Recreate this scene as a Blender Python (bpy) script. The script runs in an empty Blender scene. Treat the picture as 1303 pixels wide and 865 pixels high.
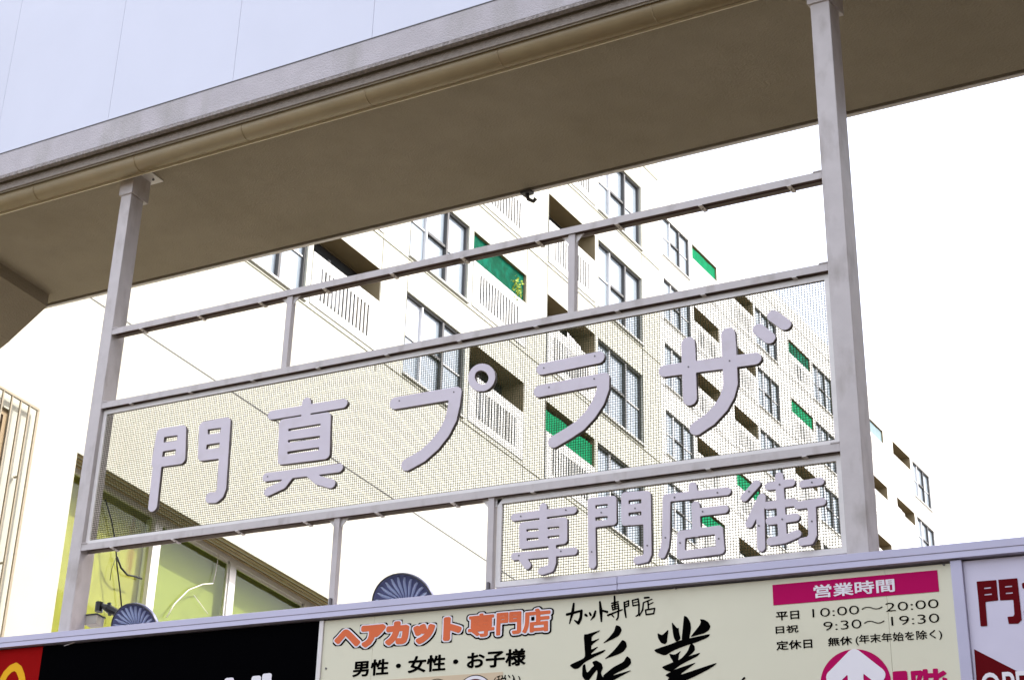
import bpy, bmesh, math, random
import numpy as np
from mathutils import Matrix, Vector
random.seed(7)
S = bpy.context.scene
C = S.collection

# ------------------------------------------------------------------ camera
FOC, PPX, PPY, PW = 2443.62, 32.11, 161.94, 1303.0
def _rot(r):
    a = np.linalg.norm(r); k = r / a
    K = np.array([[0, -k[2], k[1]], [k[2], 0, -k[0]], [-k[1], k[0], 0]])
    return np.eye(3) + np.sin(a) * K + (1 - np.cos(a)) * K @ K
R = _rot(np.array([-0.56647957, 0.73899111, -0.04988725])) @ np.array([[1, 0, 0], [0, 0, -1], [0, 1, 0.]])
EYE = np.array([0, 0, 1.6])
cd = bpy.data.cameras.new('camera')
cam = bpy.data.objects.new('camera', cd); C.objects.link(cam)
m = Matrix([[R[0][i], -R[1][i], -R[2][i], EYE[i]] for i in range(3)] + [[0, 0, 0, 1]])
cam.matrix_world = m
cd.sensor_width = 36; cd.lens = FOC / PW * 36
cd.shift_x = (PW / 2 - PPX) / PW; cd.shift_y = (PPY - 865 / 2) / PW
cd.clip_start = .1; cd.clip_end = 2000
S.camera = cam

# ------------------------------------------------------------------ light
SUN_EL, SUN_AZ = math.radians(46), math.radians(24)     # azimuth counted from +X towards +Y
w = bpy.data.worlds.new('World'); S.world = w; w.use_nodes = True
nt = w.node_tree; bg = nt.nodes['Background']
sk = nt.nodes.new('ShaderNodeTexSky'); sk.sky_type = 'NISHITA'; sk.sun_disc = False
sk.sun_elevation = SUN_EL; sk.sun_rotation = math.pi / 2 - SUN_AZ
sk.air_density = 1.0; sk.dust_density = 5.0; sk.ozone_density = 1.0
# thin bright high haze over the clear sky: the photograph's sky is white all over
bg.inputs[1].default_value = 0.12; nt.links.new(sk.outputs[0], bg.inputs[0])
hz = nt.nodes.new('ShaderNodeBackground'); hz.inputs[0].default_value = (.92, .92, 1, 1); hz.inputs[1].default_value = .72
ad = nt.nodes.new('ShaderNodeAddShader'); nt.links.new(bg.outputs[0], ad.inputs[0]); nt.links.new(hz.outputs[0], ad.inputs[1])
nt.links.new(ad.outputs[0], nt.nodes['World Output'].inputs[0])
sd = bpy.data.lights.new('sun', 'SUN'); sd.energy = 2.2; sd.angle = math.radians(.5); sd.color = (1, .95, .86)
so = bpy.data.objects.new('sun', sd); C.objects.link(so)
sdir = Vector((math.cos(SUN_EL) * math.cos(SUN_AZ), math.cos(SUN_EL) * math.sin(SUN_AZ), math.sin(SUN_EL)))
so.rotation_euler = sdir.to_track_quat('Z', 'Y').to_euler(); so.location = (30, 20, 60)
S.view_settings.view_transform = 'Standard'; S.view_settings.look = 'None'
S.view_settings.exposure = 1.2; S.view_settings.gamma = 1
S.cycles.max_bounces = 8

# ------------------------------------------------------------------ surveying helpers (photo point -> point on a known plane)
def _ray(u, v): return R.T @ np.array([(u - PPX) / FOC, (v - PPY) / FOC, 1.])
def onY(u, v, Y):
    d = _ray(u, v); return EYE + d * (Y / d[1])
def onX(u, v, X):
    d = _ray(u, v); return EYE + d * (X / d[0])

# ------------------------------------------------------------------ materials
def mat(name, col, rough=.6, metal=0., var=.06, scale=6., bump=.0, bscale=60., spec=.5, col2=None, fac2=(.5, .7), s2=2., streak=0.):
    M = bpy.data.materials.new(name); M.use_nodes = True
    t = M.node_tree; N = t.nodes; L = t.links; b = N['Principled BSDF']
    tc = N.new('ShaderNodeTexCoord')
    geo = N.new('ShaderNodeNewGeometry')
    n = N.new('ShaderNodeTexNoise'); n.inputs['Scale'].default_value = scale; n.inputs['Detail'].default_value = 6
    L.new(geo.outputs['Position'], n.inputs['Vector'])
    r = N.new('ShaderNodeMapRange'); r.inputs['From Min'].default_value = .3; r.inputs['From Max'].default_value = .7
    r.inputs['To Min'].default_value = 1 - var; r.inputs['To Max'].default_value = 1 + var
    L.new(n.outputs['Fac'], r.inputs['Value'])
    base = N.new('ShaderNodeRGB'); base.outputs[0].default_value = (*col, 1)
    src = base.outputs[0]
    if col2:
        n2 = N.new('ShaderNodeTexNoise'); n2.inputs['Scale'].default_value = s2; n2.inputs['Detail'].default_value = 8
        mp = N.new('ShaderNodeMapping'); mp.inputs['Scale'].default_value = (1, 1, 1 - streak)
        L.new(geo.outputs['Position'], mp.inputs['Vector']); L.new(mp.outputs[0], n2.inputs['Vector'])
        r2 = N.new('ShaderNodeMapRange'); r2.inputs['From Min'].default_value = fac2[0]; r2.inputs['From Max'].default_value = fac2[1]
        L.new(n2.outputs['Fac'], r2.inputs['Value'])
        mx = N.new('ShaderNodeMixRGB'); L.new(r2.outputs[0], mx.inputs[0]); L.new(src, mx.inputs[1]); mx.inputs[2].default_value = (*col2, 1)
        src = mx.outputs[0]
    mul = N.new('ShaderNodeVectorMath'); mul.operation = 'SCALE'
    L.new(src, mul.inputs[0]); L.new(r.outputs[0], mul.inputs['Scale'])
    L.new(mul.outputs[0], b.inputs['Base Color'])
    b.inputs['Roughness'].default_value = rough; b.inputs['Metallic'].default_value = metal
    b.inputs['Specular IOR Level'].default_value = spec
    if bump:
        nb = N.new('ShaderNodeTexNoise'); nb.inputs['Scale'].default_value = bscale; nb.inputs['Detail'].default_value = 5
        L.new(geo.outputs['Position'], nb.inputs['Vector'])
        bp = N.new('ShaderNodeBump'); bp.inputs['Strength'].default_value = bump; bp.inputs['Distance'].default_value = .02
        L.new(nb.outputs['Fac'], bp.inputs['Height']); L.new(bp.outputs[0], b.inputs['Normal'])
    return M
def glass(name, tint, through, rough=.03):
    M = bpy.data.materials.new(name); M.use_nodes = True
    t = M.node_tree; N = t.nodes; L = t.links; N.clear()
    out = N.new('ShaderNodeOutputMaterial'); tr = N.new('ShaderNodeBsdfTransparent'); tr.inputs[0].default_value = (*tint, 1)
    gl = N.new('ShaderNodeBsdfGlossy'); gl.inputs['Roughness'].default_value = rough
    lw = N.new('ShaderNodeLayerWeight'); lw.inputs[0].default_value = .5
    pw = N.new('ShaderNodeMath'); pw.operation = 'POWER'; pw.inputs[1].default_value = 4; L.new(lw.outputs['Facing'], pw.inputs[0])
    ma = N.new('ShaderNodeMath'); ma.operation = 'MULTIPLY_ADD'; ma.inputs[1].default_value = .35; ma.inputs[2].default_value = .02; L.new(pw.outputs[0], ma.inputs[0])
    mx = N.new('ShaderNodeMixShader'); L.new(ma.outputs[0], mx.inputs[0]); L.new(tr.outputs[0], mx.inputs[1]); L.new(gl.outputs[0], mx.inputs[2])
    L.new(mx.outputs[0], out.inputs[0])
    return M
WALL = mat('painted_render', (.485, .492, .43), .85, var=.03, scale=1.5, bump=.25, bscale=90, col2=(.43, .43, .36), fac2=(.58, .85), s2=1.2, streak=.7)
TOWERWALL = mat('tower_render', (.58, .59, .575), .85, var=.02, scale=.8)
PANELWHITE = mat('cladding_panel', (.58, .60, .68), .5, var=.02, scale=1.)
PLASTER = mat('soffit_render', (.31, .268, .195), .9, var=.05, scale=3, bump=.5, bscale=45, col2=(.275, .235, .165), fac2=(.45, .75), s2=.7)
FASCIA = mat('fascia_render', (.48, .45, .46), .9, var=.05, scale=4, bump=.5, bscale=70, col2=(.37, .35, .33), fac2=(.50, .74), s2=2.5, streak=.8)
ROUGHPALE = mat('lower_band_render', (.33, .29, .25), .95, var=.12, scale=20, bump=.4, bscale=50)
ROUGHEDGE = mat('rough_edge', (.30, .27, .25), .95, var=.35, scale=40, bump=.8, bscale=60)  # dark, strongly speckled strip under the fascia
GUTTER = mat('gutter_paint', (.28, .215, .11), .45, var=.07, scale=5, col2=(.28, .20, .10), fac2=(.5, .8), s2=3)
LIP = mat('gutter_lip_paint', (.75, .68, .5), .4, var=.05)
STEEL = mat('sign_steel_paint', (.54, .50, .48), .5, spec=.3, var=.05, scale=7, col2=(.38, .34, .31), fac2=(.52, .74), s2=6, streak=.6, bump=.06, bscale=30)
LETTER = mat('letter_paint', (.63, .575, .615), .5, spec=.3, var=.03, scale=4, col2=(.57, .515, .53), fac2=(.55, .8), s2=5)
EDGE = mat('letter_edge', (.15, .13, .12), .7)
LETTERSIDE = mat('bolt_metal', (.12, .11, .11), .5, metal=.3)
WHITEMETAL = mat('frame_white_paint', (.72, .69, .65), .5, var=.05, scale=12)
CLIP = mat('clip_metal', (.62, .58, .55), .5)
RAILINNER = mat('rail_inner_brown', (.09, .055, .045), .9, var=.15, scale=20)
WIRE = mat('wire_metal', (.055, .065, .03), .9, spec=.1, metal=.0, var=.2, scale=30)
CAP = mat('cap_metal', (.44, .42, .53), .35, var=.04, scale=3, metal=.1)
BLACKBOARD = mat('black_board', (.0015, .0015, .002), .9, spec=.0)
CREAM = mat('cream_board', (.72, .70, .53), .8, spec=.2, var=.02, scale=2, col2=(.67, .64, .48), fac2=(.6, .85), s2=3)
PALEBOARD = mat('pale_board', (.66, .63, .74), .8, spec=.2, var=.02)
INK = mat('black_ink', (.002, .002, .002), .9, spec=0.0, var=0)
ORANGE = mat('orange_ink', (.72, .17, .07), .9, spec=0.08, var=.02)
WHITEINK = mat('white_ink', (.82, .80, .82), .9, spec=0.08, var=0)
CRIMSON = mat('crimson_ink', (.46, .005, .10), .9, spec=0.08, var=.02)
MAROON = mat('maroon_ink', (.12, .003, .006), .9, spec=0.08, var=.02)
RED = mat('red_ink', (.28, .002, .002), .9, spec=0.08, var=.03)
YELLOW = mat('yellow_ink', (.80, .42, .02), .9, spec=0.08, var=.02)
PEACH = mat('peach_ink', (.66, .53, .36), .9, spec=0.08, var=.03)
DARKGAP = mat('dark_gap', (.02, .02, .02), .9)
DARKFRAME = mat('window_frame_metal', (.07, .07, .07), .5, var=.05)
PALEFRAME = mat('aluminium_frame', (.72, .72, .72), .4, var=.03)
PANE = mat('sky_glass', (.27, .32, .37), .05, var=.03, scale=1, spec=.8)
CURTAINPANE = mat('curtained_glass', (.48, .52, .58), .1, var=.08, scale=4, spec=.6)
DARKPANE = mat('dark_glass', (.03, .035, .04), .05, spec=.8)
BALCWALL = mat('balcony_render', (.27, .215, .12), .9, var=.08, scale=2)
SOFFITWOOD = mat('head_track_metal', (.33, .25, .15), .6, var=.08, scale=8)
NET = mat('green_net', (.0, .065, .035), .9, spec=.1, var=.25, scale=7, col2=(.0, .13, .08), fac2=(.45, .7), s2=3)
NETBRIGHT = mat('bright_green_net', (.0, .17, .07), .9, spec=.1, var=.15, scale=4)
NETBLUE = mat('blue_grey_net', (.16, .24, .27), .8, var=.1)
LEAF = mat('leaf_green', (.30, .40, .03), .7, var=.3, scale=60)
CLOTH = mat('white_cloth', (.75, .75, .78), .9, var=.04)
TINT = glass('tinted_glass', (.90, .95, .78), .9)
BOARDIN = mat('stained_plaster', (.36, .31, .12), .9, var=.08, scale=3, col2=(.27, .15, .05), fac2=(.56, .68), s2=3.2, streak=.75)
BLIND = mat('inner_blind', (.27, .275, .115), .8, var=.04, scale=3)
CHROME = mat('lamp_metal', (.60, .66, .80), .3, metal=.15, var=.05, scale=30)
LAMPFACE = mat('lamp_back', (.20, .21, .34), .4, metal=.3)
BLACKPLASTIC = mat('black_plastic', (.008, .008, .008), .4)
BEIGEBOX = mat('beige_box', (.45, .42, .35), .6)
GROUND = mat('paving', (.13, .105, .07), .9, var=.12, scale=.8, bump=.3, bscale=8)
GRILLE = mat('grille_paint', (.30, .26, .19), .5, var=.08, scale=15)
BROWNWALL = mat('brown_render', (.15, .11, .08), .9, var=.06, scale=1)
CONC = mat('concrete', (.36, .35, .33), .9, var=.08, scale=2, bump=.4, bscale=25)

# ------------------------------------------------------------------ object helpers
W = {}
def empty(name, loc, label, cat, group=None):
    o = bpy.data.objects.new(name, None); C.objects.link(o); o.location = loc
    W[o.name] = np.array(loc, float); tag(o, label, cat, group); return o
def tag(o, label=None, cat=None, group=None, kind=None):
    if label: o['label'] = label
    if cat: o['category'] = cat
    if group: o['group'] = group
    if kind: o['kind'] = kind
    return o
def link(name, me, parent=None, at=(0, 0, 0)):
    o = bpy.data.objects.new(name, me); C.objects.link(o)
    at = np.array(at, float); W[o.name] = at
    if parent is not None:
        o.parent = parent; o.location = at - W[parent.name]
    else: o.location = at
    return o
class MB:
    def __init__(s): s.v = []; s.f = []; s.mi = []
    def box(s, x0, x1, y0, y1, z0, z1, mi=0):
        n = len(s.v)
        s.v += [(x, y, z) for z in (z0, z1) for y in (y0, y1) for x in (x0, x1)]
        for q in ((0, 2, 3, 1), (4, 5, 7, 6), (0, 1, 5, 4), (2, 6, 7, 3), (0, 4, 6, 2), (1, 3, 7, 5)):
            s.f.append(tuple(n + i for i in q)); s.mi.append(mi)
    def quad(s, a, b, c, d, mi=0):
        n = len(s.v); s.v += [a, b, c, d]; s.f.append((n, n + 1, n + 2, n + 3)); s.mi.append(mi)
    def prism(s, prof, axis, a, b, mi=0, caps=True):
        """closed profile of 2-D points extruded along axis x / y / z"""
        n = len(s.v); k = len(prof)
        for t in (a, b):
            for p, q in prof:
                s.v.append({'x': (t, p, q), 'y': (p, t, q), 'z': (p, q, t)}[axis])
        for i in range(k):
            j = (i + 1) % k
            s.f.append((n + i, n + j, n + k + j, n + k + i)); s.mi.append(mi)
        if caps:
            s.f.append(tuple(n + i for i in range(k))); s.f.append(tuple(n + k + i for i in range(k))[::-1]); s.mi += [mi, mi]
    def tube(s, pts, r, seg=6, mi=0):
        pts = [Vector(p) for p in pts]; rings = []
        for i, p in enumerate(pts):
            d = (pts[min(i + 1, len(pts) - 1)] - pts[max(i - 1, 0)]).normalized()
            u = d.orthogonal().normalized(); 
            if i: 
                u = (pu - d * pu.dot(d)).normalized()
            pu = u; v = d.cross(u); n = len(s.v)
            rr = r[i] if isinstance(r, (list, tuple)) else r
            s.v += [tuple(p + (u * math.cos(6.2832 * k / seg) + v * math.sin(6.2832 * k / seg)) * rr) for k in range(seg)]
            rings.append(n)
        for a, b in zip(rings, rings[1:]):
            for k in range(seg):
                s.f.append((a + k, a + (k + 1) % seg, b + (k + 1) % seg, b + k)); s.mi.append(mi)
        s.f.append(tuple(rings[0] + k for k in range(seg))[::-1]); s.f.append(tuple(rings[-1] + k for k in range(seg))); s.mi += [mi, mi]
    def mesh(s, name, mats, org=(0, 0, 0), bevel=0, smooth=False):
        me = bpy.data.meshes.new(name)
        ox, oy, oz = org
        me.from_pydata([(a - ox, b - oy, c - oz) for a, b, c in s.v], [], s.f)
        mats = mats if isinstance(mats, (list, tuple)) else [mats]
        for q in mats: me.materials.append(q)
        bm = bmesh.new(); bm.from_mesh(me); bm.faces.ensure_lookup_table()
        for f, i in zip(bm.faces, s.mi): f.material_index = i
        bmesh.ops.recalc_face_normals(bm, faces=bm.faces)
        if bevel: bmesh.ops.bevel(bm, geom=bm.edges[:], offset=bevel, segments=2, affect='EDGES', profile=.5)
        bm.to_mesh(me); bm.free()
        if smooth:
            for p in me.polygons: p.use_smooth = True
        return me
    def build(s, name, mats, parent=None, org=None, bevel=0, smooth=False):
        if org is None:
            a = np.array(s.v); org = ((a[:, 0].min() + a[:, 0].max()) / 2, (a[:, 1].min() + a[:, 1].max()) / 2, a[:, 2].min())
        return link(name, s.mesh(name, mats, org, bevel, smooth), parent, org)
def simple_box(name, m_, parent, x0, x1, y0, y1, z0, z1, bevel=0):
    b = MB(); b.box(x0, x1, y0, y1, z0, z1); return b.build(name, m_, parent, bevel=bevel)

# ------------------------------------------------------------------ 2-D shapes by signed distance -> smooth contours -> plates
def seg_dist(P, a, b):
    d = b - a; L = d @ d
    t = np.clip(((P - a) @ d) / L, 0, 1) if L > 0 else np.zeros(P.shape[:-1])
    return np.linalg.norm(P - a - t[..., None] * d, axis=-1)
def poly_sd(P, edges):
    D = np.full(P.shape[:-1], 1e9); ins = np.zeros(P.shape[:-1], bool)
    x, y = P[..., 0], P[..., 1]
    for a, b in edges:
        D = np.minimum(D, seg_dist(P, a, b))
        if a[1] != b[1]:
            c = (a[1] > y) != (b[1] > y)
            ins ^= c & (x < (b[0] - a[0]) * (y - a[1]) / (b[1] - a[1]) + a[0])
    return np.where(ins, -D, D)
def ring_edges(pts): return [(np.array(pts[i], float), np.array(pts[(i + 1) % len(pts)], float)) for i in range(len(pts))]
def contours(F, x0, y0, h, lvl=0.):
    F = F - lvl; F[F == 0] = 1e-9
    ny, nx = F.shape; segs = {}
    s = F < 0
    cells = np.argwhere((s[:-1, :-1] != s[1:, 1:]) | (s[:-1, 1:] != s[1:, :-1]) | (s[:-1, :-1] != s[:-1, 1:]))
    def pt(e):
        j, i, k = e
        a, b = (F[j, i], F[j, i + 1]) if k == 0 else (F[j, i], F[j + 1, i])
        t = a / (a - b)
        return (x0 + (i + (t if k == 0 else 0)) * h, y0 + (j + (t if k == 1 else 0)) * h)
    nxt = {}
    for j, i in cells:
        c = [s[j, i], s[j, i + 1], s[j + 1, i + 1], s[j + 1, i]]
        E = [(j, i, 0), (j, i + 1, 1), (j + 1, i, 0), (j, i, 1)]   # bottom right top left
        cr = [k for k in range(4) if c[k] != c[(k + 1) % 4]]
        if len(cr) == 2: pairs = [(E[cr[0]], E[cr[1]])]
        elif len(cr) == 4: pairs = [(E[0], E[3]), (E[1], E[2])] if c[0] else [(E[0], E[1]), (E[2], E[3])]
        else: continue
        for a, b in pairs: nxt.setdefault(a, []).append(b); nxt.setdefault(b, []).append(a)
    loops = []; seen = set()
    for st in nxt:
        if st in seen: continue
        loop = [st]; seen.add(st); cur = st; ok = True
        while True:
            n = [q for q in nxt[cur] if q not in seen]
            if not n: break
            cur = n[0]; seen.add(cur); loop.append(cur)
        if len(loop) > 5: loops.append([pt(e) for e in loop])
    return loops
def simplify(p, tol):
    p = np.array(p)
    def dp(a, b):
        if b <= a + 1: return []
        d = p[b] - p[a]; n = np.linalg.norm(d)
        q = p[a + 1:b] - p[a]
        dist = np.abs(q[:, 0] * d[1] - q[:, 1] * d[0]) / n if n > 1e-9 else np.linalg.norm(q, axis=1)
        k = int(dist.argmax())
        if dist[k] < tol: return []
        k += a + 1
        return dp(a, k) + [k] + dp(k, b)
    h = len(p) // 2
    idx = [0] + dp(0, h) + [h] + dp(h, len(p) - 1)
    return [tuple(p[i]) for i in idx]
def plate(name, loops, m_, parent, Yf, th, bevel=0.):
    """closed loops in (X,Z) filled and extruded towards +Y; front face at Yf"""
    cu = bpy.data.curves.new(name, 'CURVE'); cu.dimensions = '2D'; cu.fill_mode = 'BOTH'
    cu.extrude = max(th / 2 - bevel, 0); cu.bevel_depth = bevel; cu.bevel_resolution = 1; cu.offset = -bevel
    xs = [q[0] for l in loops for q in l]; zs = [q[1] for l in loops for q in l]
    ox, oz = (min(xs) + max(xs)) / 2, min(zs)
    for l in loops:
        sp = cu.splines.new('POLY'); sp.points.add(len(l) - 1); sp.use_cyclic_u = True
        for q, (a, b) in zip(sp.points, l): q.co = (a - ox, b - oz, 0, 1)
    t = bpy.data.objects.new('tmp', cu); C.objects.link(t)
    dg = bpy.context.evaluated_depsgraph_get(); dg.update()
    me = bpy.data.meshes.new_from_object(t.evaluated_get(dg))
    bpy.data.objects.remove(t)
    me.transform(Matrix.Rotation(math.pi / 2, 4, 'X')); me.transform(Matrix.Translation((0, th / 2, 0)))
    me.materials.clear(); me.materials.append(m_); me.name = name
    return link(name, me, parent, (ox, Yf, oz))
def sdf_shape(solids, holes, h):
    """solids: ('s', pts, r) strokes or ('p', pts, r) filled outlines; holes: outlines"""
    al = np.array([q for k, p, r in solids for q in p]); rm = max(r if not isinstance(r, (list, tuple)) else max(r) for k, p, r in solids)
    x0, y0 = al.min(0) - rm - 3 * h; x1, y1 = al.max(0) + rm + 3 * h
    gx = np.arange(x0, x1, h); gy = np.arange(y0, y1, h)
    P = np.stack(np.meshgrid(gx, gy), -1)
    F = np.full(P.shape[:-1], 1e9)
    for k, p, r in solids:
        if k == 's':
            p = [np.array(q) for q in p]
            for i in range(len(p) - 1):
                if isinstance(r, (list, tuple)):
                    d = p[i + 1] - p[i]; t = np.clip(((P - p[i]) @ d) / (d @ d), 0, 1)
                    F = np.minimum(F, seg_dist(P, p[i], p[i + 1]) - (r[i] + (r[i + 1] - r[i]) * t))
                else: F = np.minimum(F, seg_dist(P, p[i], p[i + 1]) - r)
        else: F = np.minimum(F, poly_sd(P, ring_edges(p)) - r)
    for p in holes: F = np.maximum(F, -poly_sd(P, ring_edges(p)))
    return [simplify(l, h * .22) for l in contours(F, x0, y0, h)]
_fc = {}
def text_edges(body):
    cu = bpy.data.curves.new('t', 'FONT'); cu.body = body; cu.size = 1; cu.resolution_u = 4
    t = bpy.data.objects.new('tmp', cu); C.objects.link(t)
    dg = bpy.context.evaluated_depsgraph_get(); dg.update()
    me = bpy.data.meshes.new_from_object(t.evaluated_get(dg)); bpy.data.objects.remove(t)
    cnt = {}
    for p in me.polygons:
        for k in p.edge_keys: cnt[k] = cnt.get(k, 0) + 1
    V = [np.array(v.co[:2]) for v in me.vertices]
    E = [(V[a], V[b]) for (a, b), n in cnt.items() if n == 1]
    bpy.data.meshes.remove(me)
    return E
def text_plates(name, body, X0, X1, Z0, Z1, m_, parent, Yf, th=.002, bolds=(0.,), res=90, mats=None, slant=0.):
    """lettering fitted to a rectangle of the board; one plate per entry of bolds (stroke growth in em)"""
    E = text_edges(body)
    al = np.array([q for e in E for q in e]); lo, hi = al.min(0), al.max(0); h = 1.0 / res
    g = max(bolds) if len(bolds) > 1 else bolds[0]
    lo = lo - g; hi = hi + g
    # one signed distance field per column strip to keep it quick
    gx = np.arange(lo[0] - 4 * h, hi[0] + 4 * h, h); gy = np.arange(lo[1] - 4 * h, hi[1] + 4 * h, h)
    P = np.stack(np.meshgrid(gx, gy), -1); F = np.full(P.shape[:-1], .3); ins = np.zeros(P.shape[:-1], bool)
    for a, b in E:
        i0 = max(0, int((min(a[0], b[0]) - .15 - gx[0]) / h)); i1 = int((max(a[0], b[0]) + .15 - gx[0]) / h) + 1
        j0 = max(0, int((min(a[1], b[1]) - .15 - gy[0]) / h)); j1 = int((max(a[1], b[1]) + .15 - gy[0]) / h) + 1
        Q = P[j0:j1, i0:i1]; F[j0:j1, i0:i1] = np.minimum(F[j0:j1, i0:i1], seg_dist(Q, a, b))
        if a[1] != b[1]:
            y = gy; rows = np.where((a[1] > y) != (b[1] > y))[0]
            for j in rows:
                xc = (b[0] - a[0]) * (y[j] - a[1]) / (b[1] - a[1]) + a[0]
                ins[j, :max(0, int(math.ceil((xc - gx[0]) / h)))] ^= True
    F = np.where(ins, -F, F)
    sx = (X1 - X0) / (hi[0] - lo[0]); sz = (Z1 - Z0) / (hi[1] - lo[1]); out = []
    for k, bd in enumerate(bolds):
        L = [simplify(l, h * .25) for l in contours(F.copy(), gx[0], gy[0], h, bd)]
        L = [[(X0 + (a - lo[0]) * sx + slant * (b - lo[1]) * sz, Z0 + (b - lo[1]) * sz) for a, b in l] for l in L]
        groups = {}                                   # one plate per character where the characters are full width
        full = all(ord(ch) > 0x2000 for ch in body)
        for l in L:
            xs_l = [q[0] for q in l]; mid = (min(xs_l) + max(xs_l)) / 2
            groups.setdefault(min(len(body) - 1, max(0, int((mid - X0) / (X1 - X0) * len(body)))) if full else 0, []).append(l)
        for gk in sorted(groups): out.append(plate(name if k == len(bolds) - 1 else 'lettering_outline', groups[gk], (mats or [m_])[k], parent, Yf - .0025 * k, th))
    return out

# ------------------------------------------------------------------ ground
b = MB(); b.quad((-600, -600, 0), (600, -600, 0), (600, 600, 0), (-600, 600, 0))
tag(b.build('ground', GROUND, org=(0, 0, 0)), kind='structure')

# ------------------------------------------------------------------ canopy over the sign
SLB = 12.33; SX0, SX1 = -20., 4.0; SYB = 16.29
can = empty('entrance_canopy', (-9, 15, SLB), 'long beige rendered canopy slab passing over the openwork sign', 'canopy')
b = MB()
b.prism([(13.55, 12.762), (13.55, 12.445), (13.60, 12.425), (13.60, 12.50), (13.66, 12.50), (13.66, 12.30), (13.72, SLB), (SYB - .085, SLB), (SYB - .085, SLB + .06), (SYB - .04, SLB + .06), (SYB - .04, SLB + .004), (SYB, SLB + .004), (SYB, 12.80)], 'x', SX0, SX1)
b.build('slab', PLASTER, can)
b = MB(); b.box(SX0, SX1, 13.535, 13.55, 12.452, 12.764); b.build('fascia', FASCIA, can)
b = MB(); b.box(SX0, SX1, 13.530, 13.60, 12.764, 12.776); b.build('coping', DARKFRAME, can)
b = MB(); b.box(SX0, SX1, 13.537, 13.603, 12.412, 12.452); b.build('drip_edge', ROUGHEDGE, can)
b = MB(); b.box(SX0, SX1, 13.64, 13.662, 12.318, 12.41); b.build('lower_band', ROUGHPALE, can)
b = MB(); b.box(SX0 + 3.9, SX1, SYB - .038, SYB + .008, SLB - .012, SLB - .002); b.build('edge_trim', WHITEMETAL, can)
# gutter pipe along the front edge
g = MB(); GY, GZ, GR = 13.815, 12.305, .128
g.prism([(GY + GR * math.cos(a), GZ + GR * math.sin(a)) for a in [2 * math.pi * k / 24 for k in range(24)]], 'x', SX0, SX1)
gp = g.build('gutter', GUTTER, can, smooth=True)
g = MB(); g.box(SX0, SX1, GY + .074, GY + .088, GZ - GR - .004, GZ - GR + .022); g.build('gutter_lip', LIP, gp)
for (u, v) in ((52, 251), (180, 216), (317, 174), (474, 133), (643, 78), (839, 27)):
    x = onY(u, v, 13.85)[0]; g = MB()
    g.prism([(GY + (GR + .0022) * math.cos(a), GZ + (GR + .0022) * math.sin(a)) for a in [2 * math.pi * k / 24 for k in range(24)]], 'x', x - .006, x + .006)
    g.build('joint_collar', GUTTER, gp, smooth=True)
b = MB()
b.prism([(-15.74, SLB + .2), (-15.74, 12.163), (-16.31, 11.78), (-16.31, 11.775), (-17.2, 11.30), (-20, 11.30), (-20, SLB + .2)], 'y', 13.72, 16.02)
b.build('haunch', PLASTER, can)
# small fitting under the back edge
f = empty('ceiling_hook', (-9.06, 16.24, 12.2), 'small dark fitting hanging from the back edge of the canopy', 'hook')
b = MB(); b.box(-9.12, -9.0, 16.2, 16.28, 12.28, 12.31); b.build('base', DARKFRAME, f)
b = MB(); b.tube([(-9.06, 16.24, 12.28), (-9.05, 16.25, 12.22), (-9.0, 16.27, 12.19), (-8.97, 16.27, 12.22)], .022, 8); b.build('hook', DARKFRAME, f, smooth=True)

# ------------------------------------------------------------------ clad wall above the canopy
clad = empty('clad_wall', (-9, 15, 12.8), 'pale lavender clad wall rising above the canopy', 'wall')
xs = [-20] + [-18.1 + .004, -16.16, -14.21, -12.284, -10.35, -8.42, -6.48, -4.55, -2.6, -.7, 1.2, 3.1]
for a, c in zip(xs, xs[1:]):
    o = simple_box('panel', PANELWHITE, clad, a + .0022, c - .0022, 15.0, 15.05, 12.8, 22)
simple_box('backing_wall', CONC, clad, -20, 3.1, 15.05, 15.35, 12.8, 22)

# ------------------------------------------------------------------ sign gantry
PYF, PYB = 14.0, 14.22
PL = (-12.88, -12.73); PR = (-5.108, -4.944)
band = empty('sign_band', (-8, 14.2, 5), 'wide board band under the openwork sign with lavender metal capping', 'sign board')
sign = empty('openwork_sign', (-8.8, 14.1, 7.03), 'grey steel frame sign with wire mesh and large Japanese letters under the canopy', 'sign')
def post(x0, x1):
    p = simple_box('post', STEEL, sign, x0, x1, PYF, PYB, 7.0, 12.10, .006)
    s = MB(); s.box(x0 - .02, x1 + .02, PYF - .02, PYB + .06, 12.04, 12.325); s.build('sleeve', STEEL, p, bevel=.004)
    s = MB(); s.box(x0 - .04, x1 + .17, PYF - .03, PYB + .10, 12.318, 12.328); s.build('top_plate', WHITEMETAL, p)
    for yy in (14.06, 14.22):
        s = MB(); s.tube([(x1 + .10, yy, 12.318), (x1 + .10, yy, 12.300)], .014, 6); s.build('bolt', LETTERSIDE, p)
post(*PL); post(*PR)
zr1 = onY(145, 417.8, 14)[2]; zr2 = onY(840, 375, 14)[2]; zr3 = onY(104, 692, 14)[2]
RH, RD = .068, .11
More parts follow.
